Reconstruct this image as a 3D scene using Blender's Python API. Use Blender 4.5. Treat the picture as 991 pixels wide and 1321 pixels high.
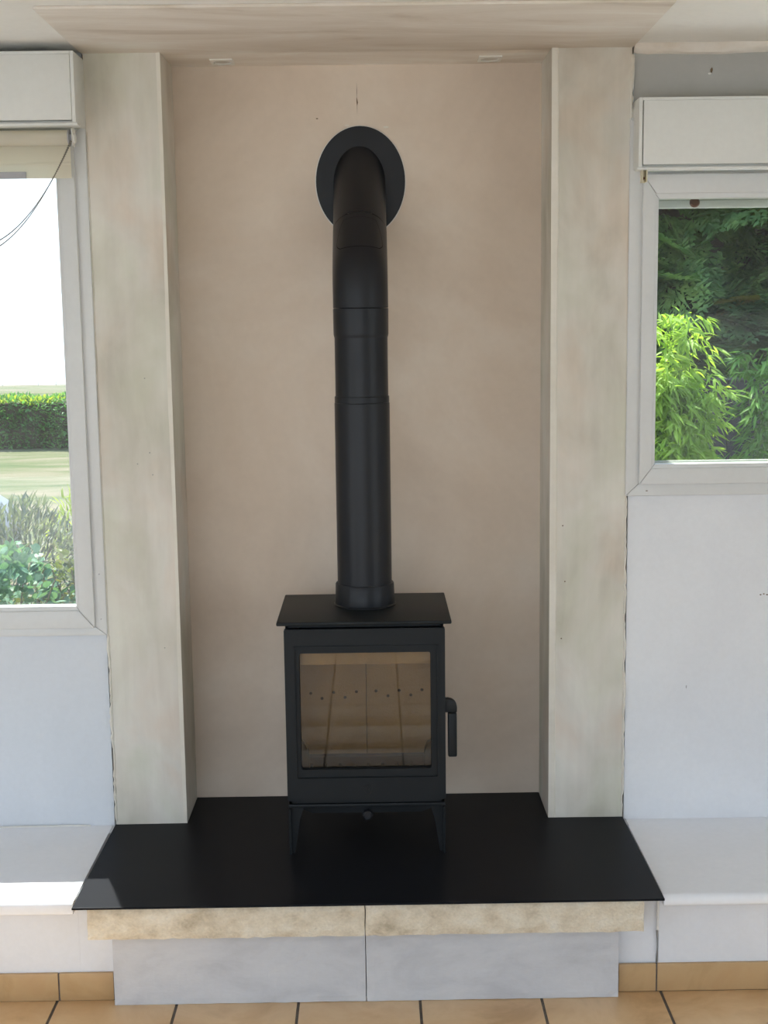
import bpy, bmesh, math, random
import numpy as np
from mathutils import Vector, Matrix

random.seed(7)
rng = np.random.default_rng(11)
scene = bpy.context.scene
for o in list(bpy.data.objects):
    bpy.data.objects.remove(o, do_unlink=True)
COL = scene.collection

# ------------------------------------------------------------------ camera
F_PX, IMG_W = 1700.0, 991.0
PITCH, YAW, ROLL = math.radians(8.188), math.radians(0.39), math.radians(0.749)
CAM_H = 1.67
fwd = Vector((math.sin(YAW) * math.cos(PITCH), math.cos(YAW) * math.cos(PITCH), -math.sin(PITCH)))
rgt = Vector((math.cos(YAW), -math.sin(YAW), 0))
dwn = fwd.cross(rgt)
r2 = rgt * math.cos(ROLL) + dwn * math.sin(ROLL)
d2 = dwn * math.cos(ROLL) - rgt * math.sin(ROLL)
cam_data = bpy.data.cameras.new('camera')
cam_data.sensor_fit = 'HORIZONTAL'
cam_data.sensor_width = 36.0
cam_data.lens = F_PX * 36.0 / IMG_W
cam_data.clip_start, cam_data.clip_end = 0.05, 300
cam = bpy.data.objects.new('camera', cam_data)
COL.objects.link(cam)
up = -d2
bk = -fwd
cam.matrix_world = Matrix(((r2.x, up.x, bk.x, 0), (r2.y, up.y, bk.y, 0), (r2.z, up.z, bk.z, CAM_H), (0, 0, 0, 1)))
scene.camera = cam

# ------------------------------------------------------------------ sky, sun, exposure
SKY = 1.0
world = bpy.data.worlds.new('sky')
scene.world = world
world.use_nodes = True
wn = world.node_tree
wn.nodes.clear()
w_out = wn.nodes.new('ShaderNodeOutputWorld')
w_bg = wn.nodes.new('ShaderNodeBackground')
w_tc = wn.nodes.new('ShaderNodeTexCoord')
w_sep = wn.nodes.new('ShaderNodeSeparateXYZ')
w_rmp = wn.nodes.new('ShaderNodeValToRGB')
wn.links.new(w_tc.outputs['Generated'], w_sep.inputs[0])
wn.links.new(w_sep.outputs['Z'], w_rmp.inputs[0])
wn.links.new(w_rmp.outputs[0], w_bg.inputs[0])
wn.links.new(w_bg.outputs[0], w_out.inputs[0])
w_bg.inputs[1].default_value = SKY
w_rmp.color_ramp.elements[0].position = 0.0
w_rmp.color_ramp.elements[0].color = (0.78, 0.90, 1.0, 1)
w_rmp.color_ramp.elements[1].position = 0.9
w_rmp.color_ramp.elements[1].color = (0.39, 0.59, 1.0, 1)

sun_data = bpy.data.lights.new('sun', 'SUN')
sun_data.energy = 6.0
sun_data.angle = math.radians(0.6)
sun_data.color = (1.0, 0.96, 0.90)
sun = bpy.data.objects.new('sun', sun_data)
COL.objects.link(sun)
SUN_TO = Vector((-0.135, 0.362, 0.641)).normalized()
sun.rotation_euler = SUN_TO.to_track_quat('Z', 'Y').to_euler()
sun.location = (-6, 16, 20)

scene.view_settings.view_transform = 'Standard'
scene.view_settings.look = 'None'
scene.view_settings.gamma = 1.0
scene.view_settings.use_curve_mapping = False
scene.view_settings.exposure = 1.45
scene.cycles.use_denoising = True
scene.cycles.max_bounces = 10
scene.cycles.diffuse_bounces = 6
scene.cycles.transparent_max_bounces = 16
scene.cycles.caustics_reflective = False
scene.cycles.caustics_refractive = False


def portal(loc, rot, sx, sy):
    """tells the sampler where the added wall openings let the sky in (adds no light)"""
    d = bpy.data.lights.new('opening_portal', 'AREA')
    d.shape = 'RECTANGLE'
    d.size, d.size_y = sx, sy
    d.cycles.is_portal = True
    o = bpy.data.objects.new('opening_portal', d)
    COL.objects.link(o)
    o.location = loc
    o.rotation_euler = rot


# ------------------------------------------------------------------ helpers
def tag(o, label=None, cat=None, group=None, kind=None):
    if label: o['label'] = label
    if cat: o['category'] = cat
    if group: o['group'] = group
    if kind: o['kind'] = kind
    return o


def wloc(o):
    v = Vector((0, 0, 0))
    while o is not None:
        v += o.location
        o = o.parent
    return v


def empty(name, loc, label=None, cat=None, group=None, kind=None, parent=None):
    o = bpy.data.objects.new(name, None)
    o.empty_display_size = 0.05
    COL.objects.link(o)
    o.parent = parent
    o.location = Vector(loc) - wloc(parent)
    return tag(o, label, cat, group, kind)


def link_mesh(name, me, mat, parent=None, origin=None):
    """a mesh in world coordinates becomes an object whose origin sits at its own base centre"""
    if origin is None:
        n = len(me.vertices)
        a = np.empty(n * 3, dtype=np.float32)
        me.vertices.foreach_get('co', a)
        a = a.reshape(-1, 3)
        lo, hi = a.min(0), a.max(0)
        origin = Vector((float(lo[0] + hi[0]) / 2, float(lo[1] + hi[1]) / 2, float(lo[2])))
    origin = Vector(origin)
    me.transform(Matrix.Translation(-origin))
    o = bpy.data.objects.new(name, me)
    COL.objects.link(o)
    o.parent = parent
    o.location = origin - wloc(parent)
    if mat is not None:
        me.materials.append(mat)
    return o


class MB:
    """collects shapes in one bmesh; build() links them as ONE object"""
    def __init__(self):
        self.bm = bmesh.new()

    def box(self, x0, x1, y0, y1, z0, z1, bev=0.0, seg=2):
        bm = self.bm
        vs = [bm.verts.new((x, y, z)) for x in (x0, x1) for y in (y0, y1) for z in (z0, z1)]
        q = [(0, 1, 3, 2), (4, 6, 7, 5), (0, 4, 5, 1), (2, 3, 7, 6), (0, 2, 6, 4), (1, 5, 7, 3)]
        fs = [bm.faces.new([vs[i] for i in f]) for f in q]
        if bev > 0:
            es = list({e for f in fs for e in f.edges})
            bmesh.ops.bevel(bm, geom=es, offset=bev, segments=seg, affect='EDGES', profile=0.5)
        return self

    def prism(self, pts, a0, a1, axis='y', bev=0.0):
        """polygon extruded along an axis; pts are the two other coordinates in xyz order"""
        bm = self.bm
        def P(p, a):
            if axis == 'y': return (p[0], a, p[1])
            if axis == 'x': return (a, p[0], p[1])
            return (p[0], p[1], a)
        A = [bm.verts.new(P(p, a0)) for p in pts]
        B = [bm.verts.new(P(p, a1)) for p in pts]
        n = len(pts)
        fs = [bm.faces.new(A), bm.faces.new(list(reversed(B)))]
        for i in range(n):
            j = (i + 1) % n
            fs.append(bm.faces.new([A[j], A[i], B[i], B[j]]))
        if bev > 0:
            es = list({e for f in fs for e in f.edges})
            bmesh.ops.bevel(bm, geom=es, offset=bev, segments=2, affect='EDGES', profile=0.5)
        return self

    def ring(self, outer, inner, y0, y1):
        """flat frame: two loops (x, z) of equal length, from y0 (front) to y1"""
        bm = self.bm
        L = []
        for loop, y in ((outer, y0), (inner, y0), (inner, y1), (outer, y1)):
            L.append([bm.verts.new((p[0], y, p[1])) for p in loop])
        n = len(outer)
        for a, b in ((0, 1), (1, 2), (2, 3), (3, 0)):
            for i in range(n):
                j = (i + 1) % n
                bm.faces.new([L[a][i], L[a][j], L[b][j], L[b][i]])
        return self

    def lathe(self, prof, c, axis='z', n=40, cap=True):
        """profile of (radius, height) about an axis through c"""
        bm = self.bm
        rings = []
        for r, h in prof:
            row = []
            for i in range(n):
                t = 2 * math.pi * i / n
                a, b = r * math.cos(t), r * math.sin(t)
                p = {'z': (a, b, h), 'y': (a, h, b), 'x': (h, a, b)}[axis]
                row.append(bm.verts.new((c[0] + p[0], c[1] + p[1], c[2] + p[2])))
            rings.append(row)
        for k in range(len(rings) - 1):
            for i in range(n):
                j = (i + 1) % n
                bm.faces.new([rings[k][i], rings[k][j], rings[k + 1][j], rings[k + 1][i]])
        if cap:
            bm.faces.new(list(reversed(rings[0])))
            bm.faces.new(rings[-1])
        return self

    def tube(self, pts, r, n=8, cap=True):
        bm = self.bm
        pts = [Vector(p) for p in pts]
        rings = []
        for k, p in enumerate(pts):
            a = pts[max(k - 1, 0)]
            b = pts[min(k + 1, len(pts) - 1)]
            t = (b - a).normalized()
            u = t.cross(Vector((0, 0, 1)))
            if u.length < 1e-3: u = t.cross(Vector((1, 0, 0)))
            u.normalize()
            v = t.cross(u)
            rr = r[k] if isinstance(r, (list, tuple)) else r
            rings.append([bm.verts.new(p + u * rr * math.cos(2 * math.pi * i / n) + v * rr * math.sin(2 * math.pi * i / n)) for i in range(n)])
        for k in range(len(rings) - 1):
            for i in range(n):
                j = (i + 1) % n
                bm.faces.new([rings[k][i], rings[k][j], rings[k + 1][j], rings[k + 1][i]])
        if cap:
            bm.faces.new(list(reversed(rings[0])))
            bm.faces.new(rings[-1])
        return self

    def build(self, name, mat, parent=None, smooth=False, origin=None):
        bm = self.bm
        bmesh.ops.recalc_face_normals(bm, faces=bm.faces[:])
        me = bpy.data.meshes.new(name)
        bm.to_mesh(me)
        bm.free()
        if smooth:
            me.polygons.foreach_set('use_smooth', [True] * len(me.polygons))
            try:
                me.set_sharp_from_angle(angle=math.radians(38))
            except Exception:
                pass
        return link_mesh(name, me, mat, parent, origin)


def bx(name, dims, mat, parent=None, bev=0.0, seg=2):
    return MB().box(*dims, bev=bev, seg=seg).build(name, mat, parent, smooth=bev > 0)


def rrect(x0, x1, z0, z1, r, k=5):
    pts = []
    for cx, cz, a0 in ((x1 - r, z1 - r, 0), (x0 + r, z1 - r, 90), (x0 + r, z0 + r, 180), (x1 - r, z0 + r, 270)):
        for i in range(k + 1):
            a = math.radians(a0 + 90 * i / k)
            pts.append((cx + r * math.cos(a), cz + r * math.sin(a)))
    return pts


# ------------------------------------------------------------------ materials
def new_mat(name):
    m = bpy.data.materials.new(name)
    m.use_nodes = True
    nt = m.node_tree
    b = nt.nodes['Principled BSDF']
    return m, nt, b


def setp(b, col=None, rough=None, metal=None, spec=None, coat=None):
    if col is not None: b.inputs['Base Color'].default_value = (*col, 1)
    if rough is not None: b.inputs['Roughness'].default_value = rough
    if metal is not None: b.inputs['Metallic'].default_value = metal
    if spec is not None: b.inputs['Specular IOR Level'].default_value = spec
    if coat is not None: b.inputs['Coat Weight'].default_value = coat


def coords(nt, kind='world', scale=(1, 1, 1)):
    mp = nt.nodes.new('ShaderNodeMapping')
    mp.inputs['Scale'].default_value = scale
    if kind == 'world':
        g = nt.nodes.new('ShaderNodeNewGeometry')
        nt.links.new(g.outputs['Position'], mp.inputs[0])
    else:
        g = nt.nodes.new('ShaderNodeTexCoord')
        nt.links.new(g.outputs['Object'], mp.inputs[0])
    return mp.outputs[0]


def noise(nt, vec, scale, detail=4, rough=0.55, dist=0.0):
    n = nt.nodes.new('ShaderNodeTexNoise')
    n.inputs['Scale'].default_value = scale
    n.inputs['Detail'].default_value = detail
    n.inputs['Roughness'].default_value = rough
    n.inputs['Distortion'].default_value = dist
    nt.links.new(vec, n.inputs['Vector'])
    return n.outputs[0]


def ramp(nt, fac, stops):
    r = nt.nodes.new('ShaderNodeValToRGB')
    els = r.color_ramp.elements
    while len(els) < len(stops): els.new(0.5)
    for e, (p, c) in zip(els, stops):
        e.position = p
        e.color = (*c, 1) if len(c) == 3 else c
    nt.links.new(fac, r.inputs[0])
    return r.outputs[0]


def mixc(nt, fac, a, b, mode='MIX'):
    m = nt.nodes.new('ShaderNodeMix')
    m.data_type = 'RGBA'
    m.blend_type = mode
    for sock, v in ((m.inputs[0], fac), (m.inputs[6], a), (m.inputs[7], b)):
        if hasattr(v, 'is_output') or isinstance(v, bpy.types.NodeSocket):
            nt.links.new(v, sock)
        elif isinstance(v, (int, float)):
            sock.default_value = v
        else:
            sock.default_value = (*v, 1)
    return m.outputs[2]


def bump(nt, b, h, strength=0.1, dist=0.01):
    n = nt.nodes.new('ShaderNodeBump')
    n.inputs['Strength'].default_value = strength
    n.inputs['Distance'].default_value = dist
    nt.links.new(h, n.inputs['Height'])
    nt.links.new(n.outputs[0], b.inputs['Normal'])


def mottled(name, cols, scale=3.0, stretch=(1, 1, 1), rough=0.8, bmp=0.06, fine=60, dist=0.6, spec=0.3, space='world', grain=0.03):
    """a plain surface with cloudy colour variation and fine relief"""
    m, nt, b = new_mat(name)
    v = coords(nt, space, stretch)
    n1 = noise(nt, v, scale, 5, 0.6, dist)
    k = len(cols)
    c1 = ramp(nt, n1, [(0.30 + 0.40 * i / max(k - 1, 1), c) for i, c in enumerate(cols)])
    n2 = noise(nt, v, fine, 3, 0.6)
    dark = ramp(nt, n2, [(0.3, (1 - grain,) * 3), (0.7, (1, 1, 1))])
    nt.links.new(mixc(nt, 1.0, c1, dark, 'MULTIPLY'), b.inputs['Base Color'])
    setp(b, rough=rough, spec=spec)
    bump(nt, b, n2, bmp, 0.004)
    return m


M = {}
M['niche'] = mottled('niche_plaster', [(0.62, 0.515, 0.42), (0.70, 0.595, 0.495), (0.755, 0.67, 0.58)], 1.6, rough=0.85, bmp=0.03, fine=45)
def pier_material():
    m, nt, b = new_mat('pier_plaster')
    v = coords(nt, 'world', (1, 1, 0.55))
    n1 = noise(nt, v, 5.0, 5, 0.55, 0.35)
    c1 = ramp(nt, n1, [(0.28, (0.53, 0.50, 0.43)), (0.44, (0.65, 0.62, 0.55)), (0.55, (0.70, 0.67, 0.61)), (0.70, (0.77, 0.75, 0.69))])
    v2 = coords(nt, 'world', (1.3, 1, 0.8))
    n2 = noise(nt, v2, 3.1, 4, 0.5, 0.4)
    tint = ramp(nt, n2, [(0.36, (0.93, 0.96, 0.91)), (0.5, (1, 1, 1)), (0.64, (1.0, 0.93, 0.89))])
    v3 = coords(nt, 'world', (9, 1, 0.7))                      # long trowel strokes
    n3 = noise(nt, v3, 4.0, 3, 0.5, 0.2)
    strokes = ramp(nt, n3, [(0.35, (0.95, 0.95, 0.95)), (0.6, (1, 1, 1))])
    nt.links.new(mixc(nt, 1.0, mixc(nt, 1.0, c1, tint, 'MULTIPLY'), strokes, 'MULTIPLY'), b.inputs['Base Color'])
    setp(b, rough=0.82, spec=0.3)
    bump(nt, b, n3, 0.08, 0.004)
    return m


M['pier'] = pier_material()
M['bead'] = mottled('bead_plaster', [(0.70, 0.66, 0.58), (0.78, 0.75, 0.68)], 7, rough=0.8, bmp=0.03)
M['ceil_patch'] = mottled('ceiling_plaster', [(0.60, 0.52, 0.44), (0.73, 0.66, 0.58), (0.79, 0.73, 0.66), (0.85, 0.82, 0.76)], 2.0, (0.8, 3.0, 1), rough=0.75, bmp=0.05, dist=1.2)
M['ceil'] = mottled('ceiling_paint', [(0.87, 0.855, 0.81), (0.92, 0.91, 0.88)], 2.2, rough=0.7, bmp=0.03)
M['wall_l'] = mottled('shaded_wall_paint', [(0.64, 0.68, 0.735), (0.70, 0.735, 0.785)], 2.0, rough=0.7, bmp=0.02, fine=80)  # same white paint, darker: shade on the left wall put into the colour
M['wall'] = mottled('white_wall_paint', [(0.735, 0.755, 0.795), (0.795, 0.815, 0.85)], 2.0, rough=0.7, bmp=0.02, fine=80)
M['room'] = mottled('room_paint', [(0.76, 0.75, 0.72), (0.80, 0.79, 0.77)], 1.0, rough=0.8)
M['bench'] = mottled('bench_paint', [(0.83, 0.845, 0.88), (0.88, 0.89, 0.925)], 3.0, rough=0.36, bmp=0.02, spec=0.5)
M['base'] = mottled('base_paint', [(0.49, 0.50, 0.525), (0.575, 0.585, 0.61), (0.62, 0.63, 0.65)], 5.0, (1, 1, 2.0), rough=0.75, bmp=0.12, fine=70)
M['stone'] = mottled('limestone', [(0.52, 0.44, 0.32), (0.70, 0.61, 0.47), (0.78, 0.70, 0.56), (0.82, 0.76, 0.64)], 16.0, (1, 1, 1.3), rough=0.9, bmp=0.7, fine=150, dist=0.1, grain=0.14)
M['gap'] = mottled('gap_filler', [(0.10, 0.065, 0.035), (0.20, 0.14, 0.09)], 30, rough=0.95)
M['grey_pin'] = mottled('grey_filler', [(0.33, 0.33, 0.30), (0.38, 0.38, 0.35)], 20)
M['pvc'] = mottled('window_plastic', [(0.655, 0.665, 0.665), (0.695, 0.705, 0.705)], 3.0, rough=0.35, bmp=0.0, spec=0.45)
M['box'] = mottled('shutter_box_paint', [(0.70, 0.71, 0.69), (0.75, 0.76, 0.74)], 3.0, rough=0.45, bmp=0.01, spec=0.4)
M['tile'] = mottled('terracotta_tile', [(0.56, 0.35, 0.17), (0.70, 0.47, 0.25), (0.76, 0.54, 0.31), (0.66, 0.45, 0.25)], 5.0, rough=0.32, bmp=0.04, fine=25, spec=0.5)
M['skirting'] = mottled('skirting_tile', [(0.44, 0.28, 0.13), (0.52, 0.35, 0.18), (0.50, 0.32, 0.16)], 7.0, rough=0.35, bmp=0.04, fine=25, spec=0.45)
M['grout'] = mottled('grout', [(0.13, 0.11, 0.10), (0.19, 0.17, 0.15)], 40, rough=0.95)
M['steel'] = mottled('stove_steel', [(0.0085, 0.0110, 0.0130), (0.0105, 0.0130, 0.0155)], 6, rough=0.5, bmp=0.05, fine=500, spec=0.26)
M['pipe'] = mottled('flue_enamel', [(0.010, 0.0115, 0.0150), (0.012, 0.0135, 0.018)], 5, rough=0.38, bmp=0.03, fine=500, spec=0.32)
M['plate'] = mottled('hearth_steel', [(0.008, 0.009, 0.012), (0.011, 0.012, 0.015)], 4, rough=0.40, bmp=0.02, fine=300, spec=0.08)
M['iron'] = mottled('dark_iron', [(0.030, 0.030, 0.028), (0.05, 0.05, 0.046)], 20, rough=0.7, bmp=0.1)
M['black'] = mottled('black_seal', [(0.006, 0.006, 0.007), (0.009, 0.009, 0.01)], 10, rough=0.9)
M['brick'] = mottled('vermiculite', [(0.42, 0.30, 0.17), (0.52, 0.39, 0.24), (0.57, 0.44, 0.29)], 6, rough=0.95, bmp=0.3, fine=160)
M['hole'] = mottled('burnt_hole', [(0.02, 0.013, 0.008), (0.035, 0.02, 0.012)], 30, rough=1)
M['white_plastic'] = mottled('white_plastic', [(0.76, 0.75, 0.70), (0.80, 0.79, 0.75)], 5, rough=0.4, bmp=0, spec=0.5)
M['old_plastic'] = mottled('yellowed_plastic', [(0.66, 0.60, 0.42), (0.74, 0.70, 0.55)], 12, rough=0.35, bmp=0, spec=0.5)
M['lamp'] = mottled('frosted_lamp', [(0.50, 0.47, 0.40), (0.60, 0.57, 0.50)], 30, rough=0.3, bmp=0)
M['grey_bar'] = mottled('grey_bar', [(0.40, 0.40, 0.43), (0.45, 0.45, 0.48)], 6, rough=0.5, bmp=0)
M['chain'] = mottled('bead_chain', [(0.20, 0.18, 0.15), (0.25, 0.23, 0.19)], 20, rough=0.4, bmp=0)
M['knob_brown'] = mottled('brown_rubber', [(0.11, 0.035, 0.02), (0.17, 0.06, 0.035)], 20, rough=0.6, bmp=0)
M['caulk'] = mottled('caulk', [(0.70, 0.69, 0.66), (0.78, 0.77, 0.74)], 20, rough=0.6, bmp=0.1)
M['bark'] = mottled('bark', [(0.025, 0.018, 0.014), (0.06, 0.042, 0.034)], 9, (1, 1, 0.3), rough=0.95, bmp=0.4)
M['fence'] = mottled('dark_fence_wood', [(0.030, 0.025, 0.027), (0.058, 0.048, 0.050)], 8, (3, 3, 0.4), rough=0.9, bmp=0.2)
M['rail'] = mottled('weathered_rail', [(0.075, 0.07, 0.072), (0.105, 0.098, 0.10)], 6, rough=0.9)
M['culm'] = mottled('bamboo_culm', [(0.10, 0.13, 0.035), (0.17, 0.19, 0.06)], 12, rough=0.5, bmp=0)
M['stem'] = mottled('shrub_stem', [(0.11, 0.085, 0.05), (0.18, 0.15, 0.09)], 12, rough=0.9, bmp=0)
M['car'] = mottled('car_paint', [(0.12, 0.14, 0.17), (0.14, 0.16, 0.19)], 1, rough=0.35, bmp=0, spec=0.4)
M['tyre'] = mottled('tyre', [(0.02, 0.02, 0.02), (0.03, 0.03, 0.03)], 10, rough=0.9)
M['carglass'] = mottled('car_glass', [(0.03, 0.04, 0.05), (0.04, 0.05, 0.06)], 1, rough=0.05, bmp=0, spec=0.8)
M['bounce_paving'] = mottled('pale_bounce_paving', [(0.52, 0.51, 0.49), (0.60, 0.59, 0.57)], 2, rough=0.9)  # pale slabs outside, added to bounce light towards the ceiling
M['post'] = mottled('stake_wood', [(0.25, 0.23, 0.19), (0.3, 0.28, 0.24)], 5, rough=0.9)


def glass(name, tint, dust=0.0, streak=(30, 1, 4), refl=1.0, dcol=(0.9, 0.93, 0.95)):
    m, nt, b = new_mat(name)
    nt.nodes.remove(b)
    out = nt.nodes['Material Output']
    tr = nt.nodes.new('ShaderNodeBsdfTransparent')
    tr.inputs[0].default_value = (*tint, 1)
    gl = nt.nodes.new('ShaderNodeBsdfGlossy')
    gl.inputs['Roughness'].default_value = 0.02
    gl.inputs[0].default_value = (refl, refl, refl, 1)
    fr = nt.nodes.new('ShaderNodeFresnel')
    gm = nt.nodes.new('ShaderNodeNewGeometry')
    ior = nt.nodes.new('ShaderNodeMath')          # thin pane: the same reflection from either side
    ior.operation = 'MULTIPLY_ADD'
    ior.inputs[1].default_value = 1 / 1.5 - 1.5
    ior.inputs[2].default_value = 1.5
    nt.links.new(gm.outputs['Backfacing'], ior.inputs[0])
    nt.links.new(ior.outputs[0], fr.inputs[0])
    mx = nt.nodes.new('ShaderNodeMixShader')
    nt.links.new(fr.outputs[0], mx.inputs[0])
    nt.links.new(tr.outputs[0], mx.inputs[1])
    nt.links.new(gl.outputs[0], mx.inputs[2])
    last = mx.outputs[0]
    if dust > 0:
        tl = nt.nodes.new('ShaderNodeBsdfTranslucent')
        tl.inputs[0].default_value = (*dcol, 1)
        v = coords(nt, 'world', streak)
        n = noise(nt, v, 1.0, 5, 0.65, 0.5)
        f = ramp(nt, n, [(0.25, (0.45 * dust,) * 3), (0.75, (1.5 * dust,) * 3)])
        m2 = nt.nodes.new('ShaderNodeMixShader')
        nt.links.new(f, m2.inputs[0])
        nt.links.new(last, m2.inputs[1])
        nt.links.new(tl.outputs[0], m2.inputs[2])
        last = m2.outputs[0]
    nt.links.new(last, out.inputs[0])
    return m


M['glass_l'] = glass('dusty_pane', (0.92, 0.94, 0.94), 0.007, (14, 1, 5), 0.6)
M['glass_r'] = glass('clear_pane', (0.90, 0.93, 0.91), 0.006, (8, 1, 4), 0.6)
M['stove_glass'] = glass('stove_glass', (0.80, 0.76, 0.68), 0.0)


def fabric(name, col):
    m, nt, b = new_mat(name)
    out = nt.nodes['Material Output']
    tl = nt.nodes.new('ShaderNodeBsdfTranslucent')
    tl.inputs[0].default_value = (*col, 1)
    setp(b, col=col, rough=0.9, spec=0.2)
    mx = nt.nodes.new('ShaderNodeMixShader')
    mx.inputs[0].default_value = 0.6
    nt.links.new(b.outputs[0], mx.inputs[1])
    nt.links.new(tl.outputs[0], mx.inputs[2])
    nt.links.new(mx.outputs[0], out.inputs[0])
    return m


M['fabric'] = fabric('blind_fabric', (0.90, 0.865, 0.77))


def leafmat(name, cols, trans=0.4, scale=2.5, rough=0.55):
    m, nt, b = new_mat(name)
    out = nt.nodes['Material Output']
    v = coords(nt, 'world')
    n1 = noise(nt, v, scale, 4, 0.7, 0.3)
    k = len(cols)
    c = ramp(nt, n1, [(0.28 + 0.44 * i / max(k - 1, 1), x) for i, x in enumerate(cols)])
    nt.links.new(c, b.inputs['Base Color'])
    setp(b, rough=rough, spec=0.35)
    tl = nt.nodes.new('ShaderNodeBsdfTranslucent')
    nt.links.new(mixc(nt, 1.0, c, (1.0, 1.0, 0.55), 'MULTIPLY'), tl.inputs[0])
    mx = nt.nodes.new('ShaderNodeMixShader')
    mx.inputs[0].default_value = trans
    nt.links.new(b.outputs[0], mx.inputs[1])
    nt.links.new(tl.outputs[0], mx.inputs[2])
    nt.links.new(mx.outputs[0], out.inputs[0])
    return m


M['bamboo_a'] = leafmat('bamboo_leaf_bright', [(0.20, 0.34, 0.045), (0.32, 0.50, 0.075), (0.48, 0.62, 0.12)], 0.58, 2.2)
M['bamboo_b'] = leafmat('bamboo_leaf_green', [(0.10, 0.23, 0.045), (0.17, 0.35, 0.07), (0.28, 0.46, 0.10)], 0.5, 2.5)
M['conifer'] = leafmat('conifer_spray', [(0.035, 0.080, 0.032), (0.13, 0.24, 0.085), (0.32, 0.46, 0.15)], 0.45, 2.2)
M['conifer_y'] = leafmat('conifer_yellow', [(0.20, 0.17, 0.03), (0.30, 0.25, 0.05)], 0.3, 3.0)
M['hedge'] = leafmat('hedge_leaf', [(0.05, 0.15, 0.05), (0.11, 0.28, 0.085), (0.22, 0.42, 0.12)], 0.5, 1.6)
M['shrub_teal'] = leafmat('shrub_leaf_teal', [(0.07, 0.17, 0.085), (0.13, 0.26, 0.14), (0.23, 0.37, 0.22)], 0.4, 4)
M['shrub_olive'] = leafmat('shrub_leaf_olive', [(0.07, 0.115, 0.03), (0.15, 0.18, 0.05), (0.23, 0.16, 0.07)], 0.4, 5)
M['shrub_grey'] = leafmat('shrub_leaf_grey', [(0.09, 0.125, 0.085), (0.15, 0.185, 0.125), (0.20, 0.185, 0.125)], 0.4, 5)
M['shrub_lime'] = leafmat('shrub_leaf_lime', [(0.27, 0.36, 0.04), (0.42, 0.50, 0.07)], 0.5, 5)
M['ground'] = mottled('meadow_ground', [(0.062, 0.085, 0.035), (0.095, 0.108, 0.050), (0.15, 0.135, 0.085), (0.17, 0.15, 0.10)], 0.9, (0.5, 1.6, 1), rough=1, fine=9, bmp=0.2, spec=0.1)

# ------------------------------------------------------------------ main dimensions (metres)
CX = -0.032            # axis of niche, stove and flue
YN, YC, YW = 3.752, 3.547, 3.557      # niche back, pier face, painted wall
ZC = 2.372             # ceiling
ZP = 0.284             # top of hearth plate
NL, NR = -0.540, 0.475  # niche sides
PL, PR = -0.740, 0.684  # outer sides of the piers
RX0, RX1, RY0 = -3.3, 3.0, -1.3
YO = 3.86              # outer face of the front wall
GZ = -0.6              # garden level


def struct(o, label=None):
    o['kind'] = 'structure'
    if label: o['label'] = label
    return o


# ================================================================== SETTING
# ---- ceiling
ceil = struct(bx('ceiling', (RX0 - .2, RX1 + .2, RY0 - .2, YO, ZC + 0.004, ZC + 0.14), M['ceil']), 'pale painted ceiling above the room')
patch = bx('plaster_board', (PL - .006, PR + .004, 3.064, YC + 0.02, ZC - 0.004, ZC + 0.0042), M['ceil_patch'], ceil, bev=0.003)
bx('niche_soffit', (NL, NR, YC + 0.02, YN, ZC - 0.002, ZC + 0.0042), M['ceil_patch'], ceil)

# ---- niche and piers
struct(bx('wall_niche', (NL - .02, NR + .02, YN, YO, 0, ZC), M['niche']), 'beige plastered back wall of the niche')


def pier(name, x0, x1, label, inner):
    """plastered pier with a ragged outer edge and a corner bead on the niche side"""
    root = empty(name, ((x0 + x1) / 2, YC, ZP), label, None, None, 'structure')
    bx('plaster_face', (x0, x1, YC, YO, 0.0, ZC), M['pier'], root)
    return root


pl = pier('wall_pier_left', PL, NL, 'plastered pier left of the niche', NL)
pr = pier('wall_pier_right', NR, PR, 'plastered pier right of the niche', NR)


def bead(parent, x0, x1, dy):
    """thin raised strip of finishing plaster on an arris, a little wavy"""
    mb = MB()
    n = 60
    rows = []
    for i in range(n + 1):
        z = ZP + 0.002 + (ZC - ZP - .006) * i / n
        w = 0.0012 * math.sin(z * 7.3) + random.uniform(-.0006, .0006)
        rows.append([mb.bm.verts.new(p) for p in ((x0, YC - dy, z), (x1 + w, YC - dy, z), (x1 + 0.004 + w, YC + .0004, z), (x0, YC + .0004, z))])
    for a, b in zip(rows, rows[1:]):
        for i in range(3):
            mb.bm.faces.new([a[i], a[i + 1], b[i + 1], b[i]])
        mb.bm.faces.new([a[3], a[0], b[0], b[3]])
    mb.build('corner_bead', M['bead'], parent)


bead(pl, NL, NL - 0.010, 0.0022)
bead(pr, NR, NR + 0.016, 0.0030)


def ragged(parent, x, side, z0, z1, seed, amp=0.0035, width=0.006, mat='pier'):
    """torn lip of plaster along the outer edge of a pier"""
    r = random.Random(seed)
    mb = MB()
    n = int((z1 - z0) / 0.012)
    rows = []
    e = 0
    for i in range(n + 1):
        z = z0 + (z1 - z0) * i / n
        e = 0.6 * e + r.uniform(-amp, amp)
        xo = x + side * (width * 0.3 + e)
        xi = x - side * width
        d = 0.003 + r.uniform(-.0015, .002)
        rows.append([mb.bm.verts.new(p) for p in ((xi, YC + .0005, z), ((xi + xo) / 2, YC - d, z), (xo, YC - d * .4, z), (xo, YW + .002, z))])
    for a, b in zip(rows, rows[1:]):
        for i in range(3):
            mb.bm.faces.new([a[i], a[i + 1], b[i + 1], b[i]])
    mb.build('ragged_edge', M[mat], parent)


ragged(pl, PL, -1, ZP + .01, 0.826, 1, 0.003, 0.006)
ragged(pl, PL, -1, 0.826, 2.17, 2, 0.002, 0.004)
ragged(pr, PR, 1, ZP + .01, 1.19, 3, 0.0025, 0.005, 'bead')
ragged(pr, PR, 1, 1.19, 2.35, 4, 0.003, 0.005)

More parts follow.
